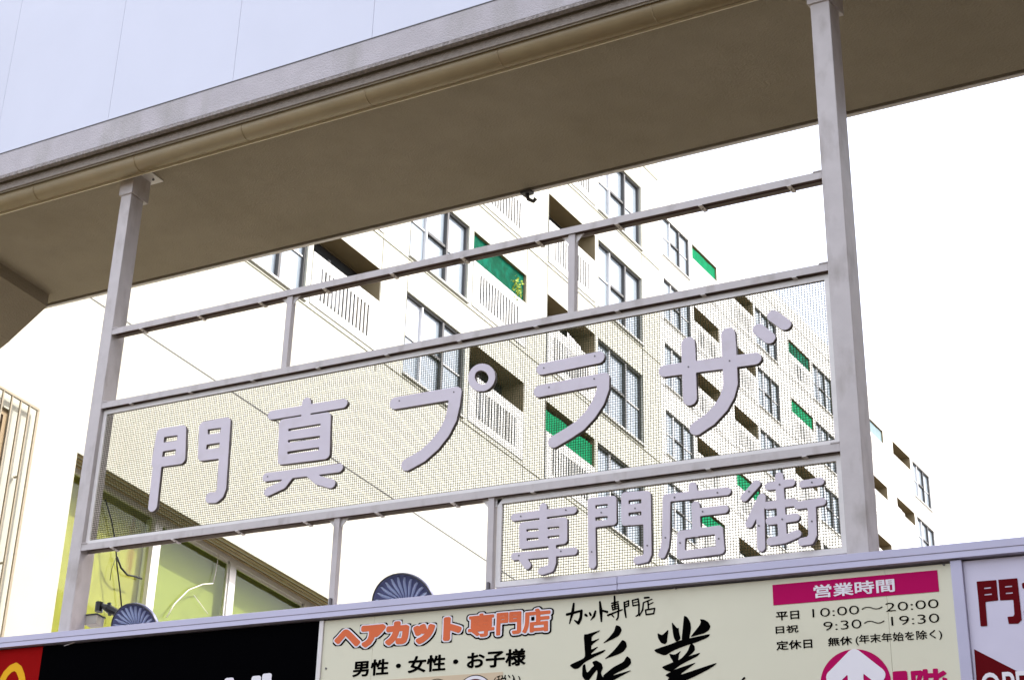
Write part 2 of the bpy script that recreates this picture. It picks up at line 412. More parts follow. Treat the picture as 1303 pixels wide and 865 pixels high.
def rail(zt, mesh_below=None):
    q = MB(); ya, yb = 14.004, 14.004 + RD     # channel open downwards
    q.prism([(ya, zt - RH), (ya, zt), (yb, zt), (yb, zt - RH), (yb - .005, zt - RH), (yb - .005, zt - .006), (ya + .006, zt - .006), (ya + .006, zt - RH)], 'x', PL[1] + .001, PR[0] - .001)
    r = q.build('rail', STEEL, sign)
    q = MB(); q.box(PL[1] + .002, PR[0] - .002, ya + .012, yb - .010, zt - RH + .030, zt - .008); q.build('rail_infill', RAILINNER, r)  # dark brown block filling the upper part of the open channel
    for x in (PL[1], PR[0]):
        s = MB(); q = .07 if x == PL[1] else -.07
        s.box(min(x, x + q), max(x, x + q), 13.998, 14.004 + RD + .006, zt + .0005, zt + .010); s.build('end_plate', STEEL, r)
    x = -12.35
    while x < PR[0] - .2:
        s = MB(); s.box(x, x + .035, 14.0, 14.004 + RD + .01, zt - RH - .009, zt - RH - .0005); s.build('clip', CLIP, r)
        s = MB(); s.tube([(x + .018, 14.06, zt - RH - .009), (x + .018, 14.06, zt - RH - .015)], .006, 6); s.build('bolt', LETTERSIDE, r)
        x += .772
    return r
rail(zr1); rail(zr2); rail(zr3)
def strut(x, z0, z1, wd=.065, foot=False):
    s = simple_box('strut', STEEL, sign, x - wd / 2, x + wd / 2, 14.02, 14.02 + wd, z0, z1, .003)
    for sg in (-1, 1):
        t = MB(); e = x + sg * wd / 2
        t.prism([(e, z1 - .002), (e + sg * .075, z1 - .002), (e, z1 - .09)], 'y', 14.045, 14.053); t.build('gusset', WHITEMETAL, s)
    if foot:
        t = MB(); t.box(x - wd / 2 - .01, x + wd / 2 + .01, 14.0, 14.12, z0, z0 + .03); t.box(x - .005, x + .015, 13.995, 14.02, z0, z0 + .09); t.build('foot', LETTERSIDE, s)
sx1 = onY(361, 464, 14.02)[0]; sx2 = onY(726.5, 394, 14.02)[0]; sx3 = onY(420.5, 740, 14.02)[0]; sx4 = onY(619, 700, 14.02)[0]
strut(sx1, zr2, zr1 - RH); strut(sx2, zr2, zr1 - RH)
strut(sx3 + .02, 7.02, zr3 - RH, .06, True); strut(sx4 + .03, 7.02, zr3 - RH, .06, True)

def mesh_panel(x0, x1, z0, z1, label):
    fr = MB(); t = .045; ya, yb = 14.045, 14.075
    fr.box(x0, x1, ya, yb, z1 - t, z1); fr.box(x0, x1, ya, yb, z0, z0 + t)
    fr.box(x0, x0 + t, ya, yb, z0 + t, z1 - t); fr.box(x1 - t, x1, ya, yb, z0 + t, z1 - t)
    p = fr.build('mesh_panel', WHITEMETAL, sign); p['label'] = label
    P = .0225; r = .0026
    wv = MB()
    def wire(pts):
        n0 = len(wv.v)
        for q in pts:
            for a, c in ((r, 0), (0, r), (-r, 0), (0, -r)):
                wv.v.append((q[0] + (a if vert else 0), q[1] + c, q[2] + (0 if vert else a)))
        for i in range(len(pts) - 1):
            for k in range(4):
                wv.f.append((n0 + 4 * i + k, n0 + 4 * i + (k + 1) % 4, n0 + 4 * i + 4 + (k + 1) % 4, n0 + 4 * i + 4 + k)); wv.mi.append(0)
    vert = True
    x = x0 + t + P / 2
    while x < x1 - t:
        n = max(3, int((z1 - z0) / .09)); ph = random.random() * 6
        wire([(x + .0008 * math.sin(ph + i * .35) + random.uniform(-.0003, .0003), 14.058 + .0006 * (-1) ** i, z0 + t / 2 + (z1 - z0 - t) * i / n) for i in range(n + 1)])
        x += P
    vert = False
    z = z0 + t + P / 2
    while z < z1 - t:
        n = max(3, int((x1 - x0) / .12)); ph = random.random() * 6
        wire([(x0 + t / 2 + (x1 - x0 - t) * i / n, 14.061 + .0006 * (-1) ** i, z + .0010 * math.sin(ph + i * .3) + random.uniform(-.0004, .0004)) for i in range(n + 1)])
        z += P
    o = wv.build('wire_mesh', WIRE, p, org=((x0 + x1) / 2, 14.06, z0)); o['kind'] = 'stuff'
    return p
MP = mesh_panel(PL[1] + .01, PR[0] - .005, zr3 + .003, zr2 - RH - .012, 'upper mesh panel carrying the five large letters')
MPS = mesh_panel(onY(633, 650, 14.05)[0], PR[0] - .005, 7.075, zr3 - RH - .012, 'lower mesh panel carrying the four small letters')

YL = 13.99
def crop(x, y, s): return lambda q: (x + q[0] / s, y + q[1] / s)
def letter(parent, cr, solids, holes, r, label, th=.040, bolts=()):
    f = crop(*cr)
    cv = lambda pts: [(lambda P: (P[0], P[2]))(onY(*f(q), YL)) for q in pts]
    sol = [(k, cv(p), (rr if rr else r)) for k, p, rr in solids]
    o = plate('letter', sdf_shape(sol, [cv(h) for h in holes], .0065), LETTER, parent, YL, th, .003)
    o['label'] = label
    o.data.materials.append(EDGE)
    for f_ in o.data.polygons: f_.material_index = 1 if abs(f_.normal.y) < .35 else 0
    for q in bolts:
        P = onY(*f(q), YL - .003); s = MB(); s.tube([(P[0], YL + .004, P[2]), (P[0], YL - .004, P[2])], .007, 8); s.build('bolt', LETTERSIDE, parent)
R1 = .057
letter(MP, (180, 520, 6.177), [('p', [(150, 193), (315, 168), (308, 393), (112, 420)], None), ('s', [(150, 193), (87, 765)], None),
       ], [[(178, 222), (283, 207), (277, 248), (172, 265)], [(168, 335), (270, 318), (264, 360), (160, 378)]], R1, 'left half of the first large letter, a gate shape')
letter(MP, (180, 520, 6.177), [('p', [(487, 140), (663, 107), (645, 345), (478, 366)], None), ('s', [(663, 107), (628, 625), (612, 670), (583, 695), (538, 697)], None)],
       [[(520, 162), (625, 148), (618, 188), (520, 200)], [(512, 282), (615, 265), (610, 305), (505, 318)]], R1, 'right half of the first large letter, a gate shape')
letter(MP, (325, 495, 6.177), [('s', [(400, 103), (395, 240)], None), ('s', [(128, 203), (688, 112)], .049), ('p', [(218, 272), (555, 220), (548, 510), (210, 553)], None),
       ('s', [(85, 690), (655, 617)], .045), ('s', [(272, 675), (215, 750), (98, 805)], .045), ('s', [(425, 655), (490, 715), (595, 742)], .045)],
       [[(258, 312), (512, 270), (508, 290), (258, 330)], [(255, 400), (508, 365), (503, 387), (255, 418)], [(250, 490), (500, 455), (497, 478), (250, 510)]], R1 * .9, 'second large letter with two spread feet', bolts=((360, 398), (95, 685)))
letter(MP, (490, 455, 5.58), [('s', [(72, 322), (500, 250)], None), ('s', [(500, 250), (488, 340), (465, 440), (420, 530), (350, 620), (260, 700), (155, 758)], None)], [], R1 * 1.08, 'third large letter, a bar with a sweeping hook', bolts=((100, 305), (487, 243)))
letter(MP, (490, 455, 5.58), [('s', [(685 + 73 * math.cos(a), 140 + 75 * math.sin(a)) for a in [2 * math.pi * k / 28 for k in range(29)]], .034)], [], R1, 'small ring mark beside the third large letter')
letter(MP, (670, 435, 6.177), [('s', [(122, 212), (565, 121)], None)], [], R1, 'upper bar of the fourth large letter', bolts=((135, 203), (535, 110)))
letter(MP, (670, 435, 6.177), [('s', [(100, 386), (603, 288)], None), ('s', [(603, 288), (600, 370), (565, 470), (500, 570), (420, 655), (330, 715), (215, 783)], None)], [], R1, 'lower hook of the fourth large letter', bolts=((175, 355), (530, 288)))
letter(MP, (830, 385, 4.806), [('s', [(75, 417), (628, 342)], R1 * .95), ('s', [(218, 250), (230, 587)], None), ('s', [(463, 193), (474, 400), (478, 500), (460, 570), (420, 640), (355, 710), (270, 768)], None)], [], R1 * 1.06, 'fifth large letter with two uprights', bolts=((220, 392), (472, 355)))
for a, c, t in (((648, 163), (716, 216), 'nearer'), ((738, 80), (812, 133), 'farther')):
    letter(MP, (830, 385, 4.806), [('s', [a, c], None)], [], R1 * .88, t + ' short voicing stroke above the fifth large letter')
R2 = .0345
letter(MPS, (640, 620, 7.21), [('s', [(103, 273), (642, 206)], None), ('s', [(368, 175), (368, 490)], None), ('p', [(180, 350), (555, 305), (555, 482), (180, 528)], None),
       ('s', [(105, 630), (648, 582)], None), ('s', [(450, 500), (452, 690), (435, 740), (355, 765)], None), ('s', [(180, 655), (222, 712)], None)],
       [[(215, 382), (325, 375), (325, 395), (215, 405)], [(408, 365), (515, 355), (515, 375), (408, 382)], [(215, 465), (325, 458), (325, 478), (215, 488)], [(408, 448), (515, 435), (515, 460), (408, 466)]],
       R2, 'first small letter, crossed box with a hook', bolts=((162, 262), (575, 205), (145, 622), (530, 583)), th=.036)
letter(MPS, (740, 610, 7.21), [('p', [(88, 200), (283, 182), (287, 380), (92, 405)], None), ('s', [(88, 200), (98, 780)], None)], [[(125, 235), (240, 222), (240, 255), (125, 265)], [(125, 345), (240, 332), (240, 365), (125, 378)]], R2, 'left half of the second small letter', bolts=((180, 300), (92, 660)), th=.036)
letter(MPS, (740, 610, 7.21), [('p', [(397, 150), (595, 137), (600, 370), (400, 385)], None), ('s', [(598, 140), (606, 680), (588, 722), (510, 738)], None)], [[(430, 190), (548, 178), (548, 215), (430, 225)], [(430, 305), (548, 290), (548, 325), (430, 335)]], R2, 'right half of the second small letter', bolts=((490, 262), (602, 603)), th=.036)
letter(MPS, (835, 600, 7.21), [('s', [(333, 130), (337, 200)], None), ('s', [(93, 240), (648, 178)], None), ('s', [(93, 240), (88, 600), (78, 690), (52, 757)], None), ('s', [(360, 305), (370, 560)], None), ('s', [(372, 372), (625, 342)], None), ('s', [(228, 575), (572, 528), (588, 715), (222, 762), (228, 575)], None)], [], R2, 'third small letter, a slanted eave over a box', bolts=((167, 233), (560, 190), (83, 603), (425, 363), (217, 650), (572, 612)), th=.036)
letter(MPS, (940, 590, 7.21), [('s', [(162, 182), (52, 308)], None), ('s', [(210, 305), (95, 550)], None), ('s', [(195, 400), (205, 765)], None), ('s', [(210, 305), (195, 400)], None),
       ('s', [(370, 112), (385, 400), (402, 690)], None), ('s', [(275, 205), (480, 170)], None), ('s', [(265, 380), (500, 350)], None), ('s', [(283, 522), (520, 488)], None), ('s', [(292, 710), (420, 690), (535, 640)], None),
       ('s', [(590, 185), (745, 160)], None), ('s', [(545, 380), (762, 345)], None), ('s', [(668, 365), (678, 650), (655, 700), (580, 713)], None)], [], R2 * .96, 'fourth small letter with three crossed columns', bolts=((93, 252), (373, 187), (670, 168), (183, 565), (398, 505), (670, 525)), th=.036)

# ------------------------------------------------------------------ board band under the sign
BY = 13.98
simple_box('backing', CONC, band, -20, 3.5, 14.03, 14.9, 5.0, 6.98)
zc0, zc1 = 6.913, 7.022
xj = onY(785, 740, 13.93)[0]
def capping(x0, x1, dz=0.):
    c_ = MB(); c_.prism([(13.93, zc0 + dz), (13.935, zc0 + .045 + dz), (13.93, zc0 + .05 + dz), (13.932, zc1 - .004 + dz), (13.937, zc1 + dz), (14.35, zc1 + .03 + dz), (14.35, zc0 + dz)], 'x', x0, x1)
    c_.build('capping', CAP, band)
capping(-20, xj - .003); capping(xj + .003, 3.5, .003)
zb = 5.2
xbk0 = -19.9; xbk1 = onY(407, 800, BY)[0]; xcr1 = onY(1209.8, 712, BY)[0]; xpl0 = onY(1224.5, 712, BY)[0]
def p2(u, v): q = onY(u, v, BY - .003); return (q[0], q[2])
simple_box('divider', CAP, band, xcr1, xpl0, 13.955, 14.03, zb, zc0 - .004, .003)
simple_box('divider', WHITEMETAL, band, xbk1 + .001, xbk1 + .045, 13.965, 14.03, zb, 6.897, .002)
simple_box('lower_capping', CAP, band, -20, 3.5, 13.93, 14.03, zb - .1, zb - .003, .003)
for x in (-19, -13.5, -8, -2.5, 3):
    simple_box('column', CONC, band, x - .25, x + .25, 14.1, 14.6, 0, 5.0)
# black board with red square and arch
bk = empty('fast_food_signboard', ((xbk0 + xbk1) / 2, BY, zb), 'black signboard with white lettering and a red square with a yellow arch', 'sign board')
simple_box('panel', BLACKBOARD, bk, xbk0, xbk1, BY, 14.028, zb, 6.90, .002)
rx = p2(55, 821)[0]; rz = p2(55, 821.5)[1]
simple_box('red_square', RED, bk, rx - 1.35, rx, BY - .003, BY - .0005, rz - 1.35, rz)
f = crop(0, 790, 10.86)
arc = [p2(*f(q)) for q in ((30, 820), (85, 720), (150, 655), (215, 625), (262, 660), (298, 750), (318, 860))]
L1 = arc[0]; 
leg = [(arc[0][0] - .10, arc[0][1] - .75)]; legr = [(arc[-1][0] + .10, arc[-1][1] - .62)]
half = leg + arc + legr
xm = leg[0][0]
mir = [(2 * xm - a, c) for a, c in half]
o = plate('yellow_arch', sdf_shape([('s', half, .040), ('s', mir, .040)], [], .007), YELLOW, bk, BY - .006, .0025)
xl, zt = p2(286.4, 858.3); xr, _ = p2(372.6, 861)
zt -= .012; hh = .36
wd = xr - xl
text_plates('lettering', "ld's", xl, xr, zt - hh, zt, WHITEINK, bk, BY - .003, bolds=(.045,))
text_plates('lettering', 'McDona', xl - 2.1 * wd, xl - .02, zt - hh, zt - .03, WHITEINK, bk, BY - .003, bolds=(.045,))
sc_ = MB(); a, c = p2(81.5, 821), p2(96, 815.8); sc_.prism([(a[0], a[1] - .004), (c[0], c[1] - .008), (c[0], c[1]), (a[0], a[1] + .004)], 'y', BY - .002, BY - .0005); sc_.build('scratch', WHITEINK, bk)
# cream hairdresser board
cr_ = empty('hairdresser_signboard', (-7, BY, zb), 'cream hair salon signboard with orange title, brush lettering and opening hours', 'sign board')
xa = xbk1 + .046; xs_ = [xa, onY(476, 790, BY)[0], onY(1127, 740, BY)[0], xcr1 - .001]
for a, c in zip(xs_, xs_[1:]): simple_box('panel', CREAM, cr_, a + .0012, c - .0012, BY, 14.028, zb, 6.897)
def T(body, bl, tr, m_, bold=0., par=None, lay=0, name='lettering'):
    a = p2(*bl); c = p2(*tr)
    return text_plates(name, body, a[0], c[0], a[1], c[1], m_, par or cr_, BY - .003 - .003 * lay, bolds=(bold,))
a, c = p2(421, 831.5), p2(705, 768.5)
xk = p2(590, 800)[0]
text_plates('title_lettering', 'ヘアカット', a[0], xk + .012, a[1], c[1], None, cr_, BY - .003, bolds=(.200, .140, .085), mats=[INK, WHITEINK, ORANGE])
text_plates('title_lettering', '専門店', xk + .014, c[0], a[1] + .02, c[1], None, cr_, BY - .003, bolds=(.150, .094, .036), mats=[INK, WHITEINK, ORANGE])
T('男性・女性・お子様', (448, 861), (669, 823.5), INK, .028)
T('(税込)', (627, 879), (663, 856.5), INK, .008)
a, c = p2(452, 905), p2(640, 851)
o = MB(); o.box(a[0], c[0], BY - .0018, BY - .0004, a[1], c[1] - .02); o.build('peach_panel', PEACH, cr_)
def disc(name, cx, cz, r, m_, lay, par): return plate(name, [[(cx + r * math.cos(k * math.pi / 24), cz + r * math.sin(k * math.pi / 24)) for k in range(48)]], m_, par, BY - .003 - .002 * lay, .0015)
def disc_px(u0, u1, top, cols, ins):
    x0 = p2(u0, top + 20)[0]; x1 = p2(u1, top + 20)[0]; zt = p2((u0 + u1) / 2, top)[1]; r = (x1 - x0) / 2
    for k, (m_, s) in enumerate(zip(cols, ins)): disc('price_disc', (x0 + x1) / 2, zt - r, r - s, m_, k, cr_)
disc_px(536, 574, 863, [INK, PEACH], [0, .008])
disc_px(580, 628, 858, [INK, WHITEINK, MAROON], [0, .008, .035])
# brush lettering
f = crop(700, 750, 7.52)
bs = [([(160, 235), (300, 198)], (11, 9)), ([(300, 198), (292, 270), (270, 318)], (11, 13, 12)), ([(270, 318), (232, 290)], (12, 5)), ([(225, 132), (215, 210), (185, 320)], (9, 13, 5)),
      ([(338, 238), (350, 248)], (11, 9)), ([(378, 220), (388, 240)], (8, 9)), ([(432, 205), (420, 250), (388, 288)], (9, 11, 4)), ([(475, 115), (485, 200), (490, 300)], (8, 14, 7)), ([(490, 195), (545, 210)], (7, 10)),
      ([(588, 128), (652, 112)], (6, 6)), ([(615, 62), (620, 180)], (8, 7)), ([(590, 148), (598, 192)], (5, 5)), ([(590, 148), (650, 132), (655, 172), (598, 192)], 5.5), ([(594, 170), (650, 155)], 4.5), ([(552, 242), (690, 188)], (8, 5)),
      ([(655, 178), (650, 260), (636, 285)], (7, 7, 6)), ([(592, 242), (608, 258)], (6, 5)), ([(708, 118), (715, 200), (725, 262)], (7, 8, 6)), ([(708, 122), (752, 102), (750, 150), (715, 165)], 5.5), ([(712, 143), (750, 128)], 4),
      ([(786, 100), (792, 152), (838, 142)], 5.5), ([(788, 100), (842, 85), (850, 140), (848, 235), (822, 250)], (5, 6, 7, 7, 5)), ([(790, 125), (842, 112)], 4), ([(905, 76), (945, 72)], (9, 7)), ([(892, 122), (975, 88)], (5, 4)),
      ([(892, 122), (885, 190), (855, 246)], (6, 7, 4)), ([(935, 105), (940, 172)], (6, 6)), ([(940, 142), (985, 120)], (5, 4)), ([(912, 192), (918, 236), (990, 226), (1000, 176), (912, 192)], 6)]
k7 = (onY(790, 790, BY)[0] - onY(780, 790, BY)[0]) / 10 / 7.52 * 1.12
cv = lambda pts: [p2(*f(q)) for q in pts]
L = sdf_shape([('s', cv(p), tuple(q * k7 for q in r) if isinstance(r, tuple) else r * k7) for p, r in bs], [], .0035)
plate('brush_lettering', L, INK, cr_, BY - .003, .002)
def smoothpoly(pts):
    """one Chaikin round so that brush edges are not faceted"""
    out = []
    for i in range(len(pts)):
        a, c = np.array(pts[i], float), np.array(pts[(i + 1) % len(pts)], float)
        out += [tuple(a * .85 + c * .15), tuple(a * .15 + c * .85)]
    return out
PH = [[(320, 425), (360, 422), (492, 380), (398, 442), (395, 492), (482, 458), (395, 525), (390, 572), (470, 535), (372, 625), (540, 565), (505, 600), (430, 635), (330, 690), (270, 750), (230, 757), (180, 720), (320, 655), (335, 630)],
      [(630, 335), (670, 348), (685, 385), (660, 435), (600, 470), (500, 515), (560, 460), (610, 400)],
      [(690, 475), (725, 495), (735, 540), (700, 590), (640, 620), (512, 668), (600, 590), (650, 530)],
      [(735, 630), (770, 660), (775, 700), (740, 740), (640, 790), (580, 825), (495, 828), (600, 740), (700, 690)],
      [(790, 762), (720, 800), (600, 865), (560, 900), (500, 960), (360, 1050), (300, 1070), (400, 960), (440, 860), (455, 780), (430, 740), (400, 690), (440, 672), (490, 700), (505, 745), (485, 790), (500, 835), (600, 818)],
      [(310, 720), (335, 705), (345, 780), (360, 790), (400, 740), (430, 720), (460, 745), (400, 820), (370, 865), (330, 860), (305, 820)],
      [(470, 930), (540, 960), (700, 1080), (640, 1090), (480, 990)]]
PG = [[(150, 315), (205, 345), (282, 270), (262, 380), (262, 420), (235, 447), (190, 430), (155, 370)], [(315, 185), (380, 265), (395, 250), (400, 310), (420, 385), (365, 420), (340, 370), (325, 290)],
      [(458, 115), (495, 130), (530, 190), (540, 260), (525, 350), (515, 390), (430, 400), (440, 300), (448, 200)], [(640, 155), (690, 160), (740, 190), (765, 240), (745, 285), (690, 320), (600, 345), (530, 365), (590, 290), (645, 220), (655, 185)],
      [(110, 510), (280, 455), (430, 395), (560, 370), (765, 325), (740, 365), (600, 425), (480, 460), (330, 520), (235, 580), (130, 540)], [(545, 435), (580, 465), (585, 510), (550, 555), (500, 590), (390, 635), (440, 600), (500, 530), (525, 460)],
      [(285, 555), (350, 570), (425, 520), (400, 560), (390, 630), (410, 700), (330, 700), (330, 640), (300, 600)], [(195, 712), (330, 655), (500, 590), (650, 540), (620, 580), (500, 640), (410, 690), (350, 735), (300, 765), (250, 750)],
      [(235, 805), (350, 740), (480, 695), (605, 655), (520, 715), (430, 780), (420, 800), (500, 775), (850, 655), (800, 700), (700, 760), (560, 830), (440, 880), (420, 1000), (360, 1000), (350, 880), (260, 865), (290, 835)],
      [(340, 900), (360, 960), (200, 1060), (180, 1050)], [(410, 880), (450, 880), (640, 1040), (600, 1060)]]
for cr2, polys, nm in (((700, 750, 7.52), PH, 'hair_lettering'), ((820, 770, 9.108), PG, 'trade_lettering')):
    f = crop(*cr2)
    plate('brush_lettering', sdf_shape([('p', [p2(*f(q)) for q in smoothpoly(p)], .0) for p in polys], [], .004), INK, cr_, BY - .003, .002)
o = plate('brush_lettering', sdf_shape([('s', [p2(941, 868), p2(947, 862)], (.004, .008))], [], .003), INK, cr_, BY - .003, .002)
for u_, v_ in ((418.5, 786.5), (640, 766), (860, 748), (1201, 718), (415, 850)):
    P = onY(u_, v_, BY); b = MB(); b.tube([(P[0], BY + .002, P[2]), (P[0], BY - .006, P[2])], .009, 8); b.build('screw', LETTERSIDE, cr_)
# opening hours
a, c = p2(984.0, 769.6), p2(1192.5, 724.8)
o = MB(); o.box(a[0], c[0], BY - .003, BY - .0005, a[1], c[1]); o.build('crimson_bar', CRIMSON, cr_)
T('営業時間', (1036, 761), (1137.8, 735.3), WHITEINK, .02, lay=1)
T('平日', (987.4, 789), (1016.5, 776), INK, .016); T('日祝', (987, 805.8), (1015.5, 794), INK, .016); T('定休日', (988, 826.8), (1033, 811.8), INK, .016)
T('10:00〜20:00', (1034, 785), (1193.6, 761.3), INK, -.012); T('9:30〜19:30', (1048, 801.9), (1194.4, 779.5), INK, -.012)
T('無休', (1053.8, 821.6), (1083.7, 808.4), INK, .016); T('(年末年始を除く)', (1089, 820.5), (1198, 799.5), INK, .010)
x0 = p2(1043.5, 862)[0]; x1 = p2(1133.5, 862)[0]; r = (x1 - x0) / 2; cx = (x0 + x1) / 2; cz = p2(1088, 825.3)[1] - r
disc('crimson_disc', cx, cz, r, CRIMSON, 0, cr_)
f = crop(1020, 790, 6.515)
ap = p2(*f((437, 292))); aw = r * .62; ar = .055
plate('arrow', sdf_shape([('s', [(ap[0] - aw, ap[1] - aw * .92), ap, (ap[0] + aw, ap[1] - aw * .92)], ar), ('s', [(ap[0], ap[1] - .02), (ap[0], cz - r * .62)], ar)], [], .006), WHITEINK, cr_, BY - .0055, .002)
T('1', (1138.5, 896), (1154, 852.5), CRIMSON, .03); T('階', (1162, 896), (1204, 849), CRIMSON, .03)
# pale board on the right
pb = empty('shopping_plaza_signboard', (-2, BY, zb), 'pale lavender signboard with maroon lettering right of the cream board', 'sign board')
simple_box('panel', PALEBOARD, pb, xpl0 + .001, 3.4, BY, 14.028, zb, 6.905, .002)
f = crop(1180, 700, 5.244); cv = lambda pts: [p2(*f(q)) for q in pts]
plate('lettering', sdf_shape([('p', cv([(330, 208), (458, 198), (470, 330), (385, 340), (398, 500), (357, 503), (343, 335)]), .002)], [cv([(377, 247), (425, 242), (426, 252), (378, 257)]), cv([(379, 290), (430, 285), (431, 295), (380, 299)])], .004), MAROON, pb, BY - .003, .002)
plate('lettering', sdf_shape([('p', cv([(475, 196), (598, 186), (628, 460), (605, 485), (545, 488), (536, 443), (575, 440), (583, 425), (575, 325), (487, 330)]), .002)], [cv([(516, 237), (565, 232), (566, 242), (517, 247)]), cv([(522, 280), (570, 276), (571, 286), (523, 290)])], .004), MAROON, pb, BY - .003, .002)
a = p2(1304.5, 795); c = p2(1357, 731)
text_plates('lettering', '真', a[0], c[0], a[1], c[1], MAROON, pb, BY - .003, bolds=(.03,))
plate('maroon_triangle', [[p2(1239.5, 825.3), p2(1403, 909), p2(1403, 990), p2(1252, 990)]], MAROON, pb, BY - .003, .002)
T('OPEN', (1250.5, 892), (1331, 851), WHITEINK, .01, pb, 1)

# ------------------------------------------------------------------ sign lamps
def lamp(cx, cz, r, label, bracket):
    L = empty('sign_lamp', (cx, 14.30, cz), label, 'lamp', 'lamps behind the capping of the sign band')
    tilt = Matrix.Rotation(math.radians(24), 4, 'X') @ Matrix.Rotation(math.radians(10), 4, 'Z')
    def add(b_, name, m_, par=L, sm=False):
        me = b_.mesh(name, m_, (0, 0, 0), smooth=sm); me.transform(tilt)
        return link(name, me, par, (cx, 14.30, cz))
    b = MB(); n = 40      # shallow housing, face towards -Y
    prof = [(0, .02), (r * .25, .0), (r * .93, .03), (r * .95, .0), (r, .005), (r, .05), (r * .6, .12), (0, .14)]
    v0 = []
    for rr, yy in prof:
        v0.append(len(b.v))
        b.v += [(rr * math.cos(2 * math.pi * k / n), yy, rr * math.sin(2 * math.pi * k / n)) for k in range(n)]
    for a_, c_ in zip(v0, v0[1:]):
        for k in range(n): b.f.append((a_ + k, a_ + (k + 1) % n, c_ + (k + 1) % n, c_ + k)); b.mi.append(0)
    add(b, 'housing', LAMPFACE, sm=True)
    b = MB(); pts = [(r * .975 * math.cos(2 * math.pi * k / 40), .0, r * .975 * math.sin(2 * math.pi * k / 40)) for k in range(41)]
    b.tube(pts, .008, 6); add(b, 'rim', DARKFRAME, sm=True)
    for k in range(26):   # swirled fins
        a0 = 2 * math.pi * k / 26; b = MB(); pr = []
        for i in range(6):
            t = i / 5; rr = r * (.22 + .66 * t); an = a0 + .38 * math.sin(t * 1.6) 
            pr.append((rr * math.cos(an), rr * math.sin(an), t, an))
        for i in range(5):
            x_a, z_a, t_a, a_a = pr[i]; x_b, z_b, t_b, a_b = pr[i + 1]
            wa = .004 + .010 * math.sin(t_a * 3.0); wb = .004 + .010 * math.sin(t_b * 3.0)
            ya, yb = -.014 - .016 * math.sin(t_a * 2.8), -.014 - .016 * math.sin(t_b * 2.8)
            na = (-math.sin(a_a), math.cos(a_a)); nb_ = (-math.sin(a_b), math.cos(a_b))
            b.quad((x_a, ya, z_a), (x_b, yb, z_b), (x_b + nb_[0] * wb * 2.2, .022, z_b + nb_[1] * wb * 2.2), (x_a + na[0] * wa * 2.2, .022, z_a + na[1] * wa * 2.2))
            b.quad((x_a, ya, z_a), (x_b, yb, z_b), (x_b - nb_[0] * .003, .022, z_b - nb_[1] * .003), (x_a - na[0] * .003, .022, z_a - na[1] * .003))
        add(b, 'fin', CHROME)
    b = MB(); b.tube([(0, .02, 0), (0, -.03, 0), (0, -.04, 0)], [r * .2, r * .2, r * .1], 16); add(b, 'hub', LAMPFACE, sm=True)
    if bracket:
        b = MB(); B_ = lambda u, v: tuple(onY(u, v, 14.38))
        b.tube([B_(127, 766), B_(125.5, 778)], .042, 8); b.tube([B_(130, 770), B_(138, 774), B_(150, 780)], [.022, .045, .038], 8); b.tube([B_(139, 767), B_(140, 782)], .022, 6); b.build('bracket', BLACKPLASTIC, L)
    else:
        b = MB(); b.tube([(cx, 14.42, cz), (cx, 14.5, cz - .15)], .025, 8); b.build('bracket', BLACKPLASTIC, L)
q = onY(171, 799, 14.30); lamp(q[0], q[2] - .02, .262, 'finned round lamp with black bracket near the left post', True)
q = onY(513, 772, 14.30); lamp(q[0], q[2] - .0, .295, 'finned round lamp half hidden behind the capping below the third letter', False)
q = onY(117, 787, 14.25)
jb = empty('junction_box', (q[0], 14.28, q[2]), 'small beige junction box with white hose beside the left post', 'junction box')
b = MB(); b.box(q[0] - .075, q[0] + .085, 14.22, 14.34, q[2] - .06, q[2] + .03); b.build('box', BEIGEBOX, jb, bevel=.004)
b = MB(); b.box(q[0] - .085, q[0] + .095, 14.21, 14.35, q[2] + .03, q[2] + .04); b.build('lid', DARKFRAME, jb)
b = MB(); b.tube([(q[0] - .06, 14.20, q[2] - .01), (q[0] - .12, 14.18, q[2]), (q[0] - .155, 14.17, q[2] - .05), (q[0] - .13, 14.16, q[2] - .13)], .017, 8); b.build('hose', WHITEMETAL, jb, smooth=True)

# ------------------------------------------------------------------ near block with podium windows and balconies
def wall_with_holes(X, ys, zs, holes):
    b = MB()
    for y0, y1 in zip(ys, ys[1:]):
        for z0, z1 in zip(zs, zs[1:]):
            cy, cz = (y0 + y1) / 2, (z0 + z1) / 2
            if any(h[0] < cy < h[1] and h[2] < cz < h[3] for h in holes): continue
            b.quad((X, y0, z0), (X, y1, z0), (X, y1, z1), (X, y0, z1))
    for y0, y1, z0, z1, d in holes:
        n0 = len(b.f)
        b.quad((X, y0, z0), (X - d, y0, z0), (X - d, y0, z1), (X, y0, z1)); b.quad((X, y1, z0), (X - d, y1, z0), (X - d, y1, z1), (X, y1, z1))
        b.quad((X, y0, z0), (X, y1, z0), (X - d, y1, z0), (X - d, y0, z0)); b.quad((X, y0, z1), (X, y1, z1), (X - d, y1, z1), (X - d, y0, z1))
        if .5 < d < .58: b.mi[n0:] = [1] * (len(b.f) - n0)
    return b
def cuts(holes, k, lo, hi): return sorted({lo, hi} | {h[k] for h in holes} | {h[k + 1] for h in holes})
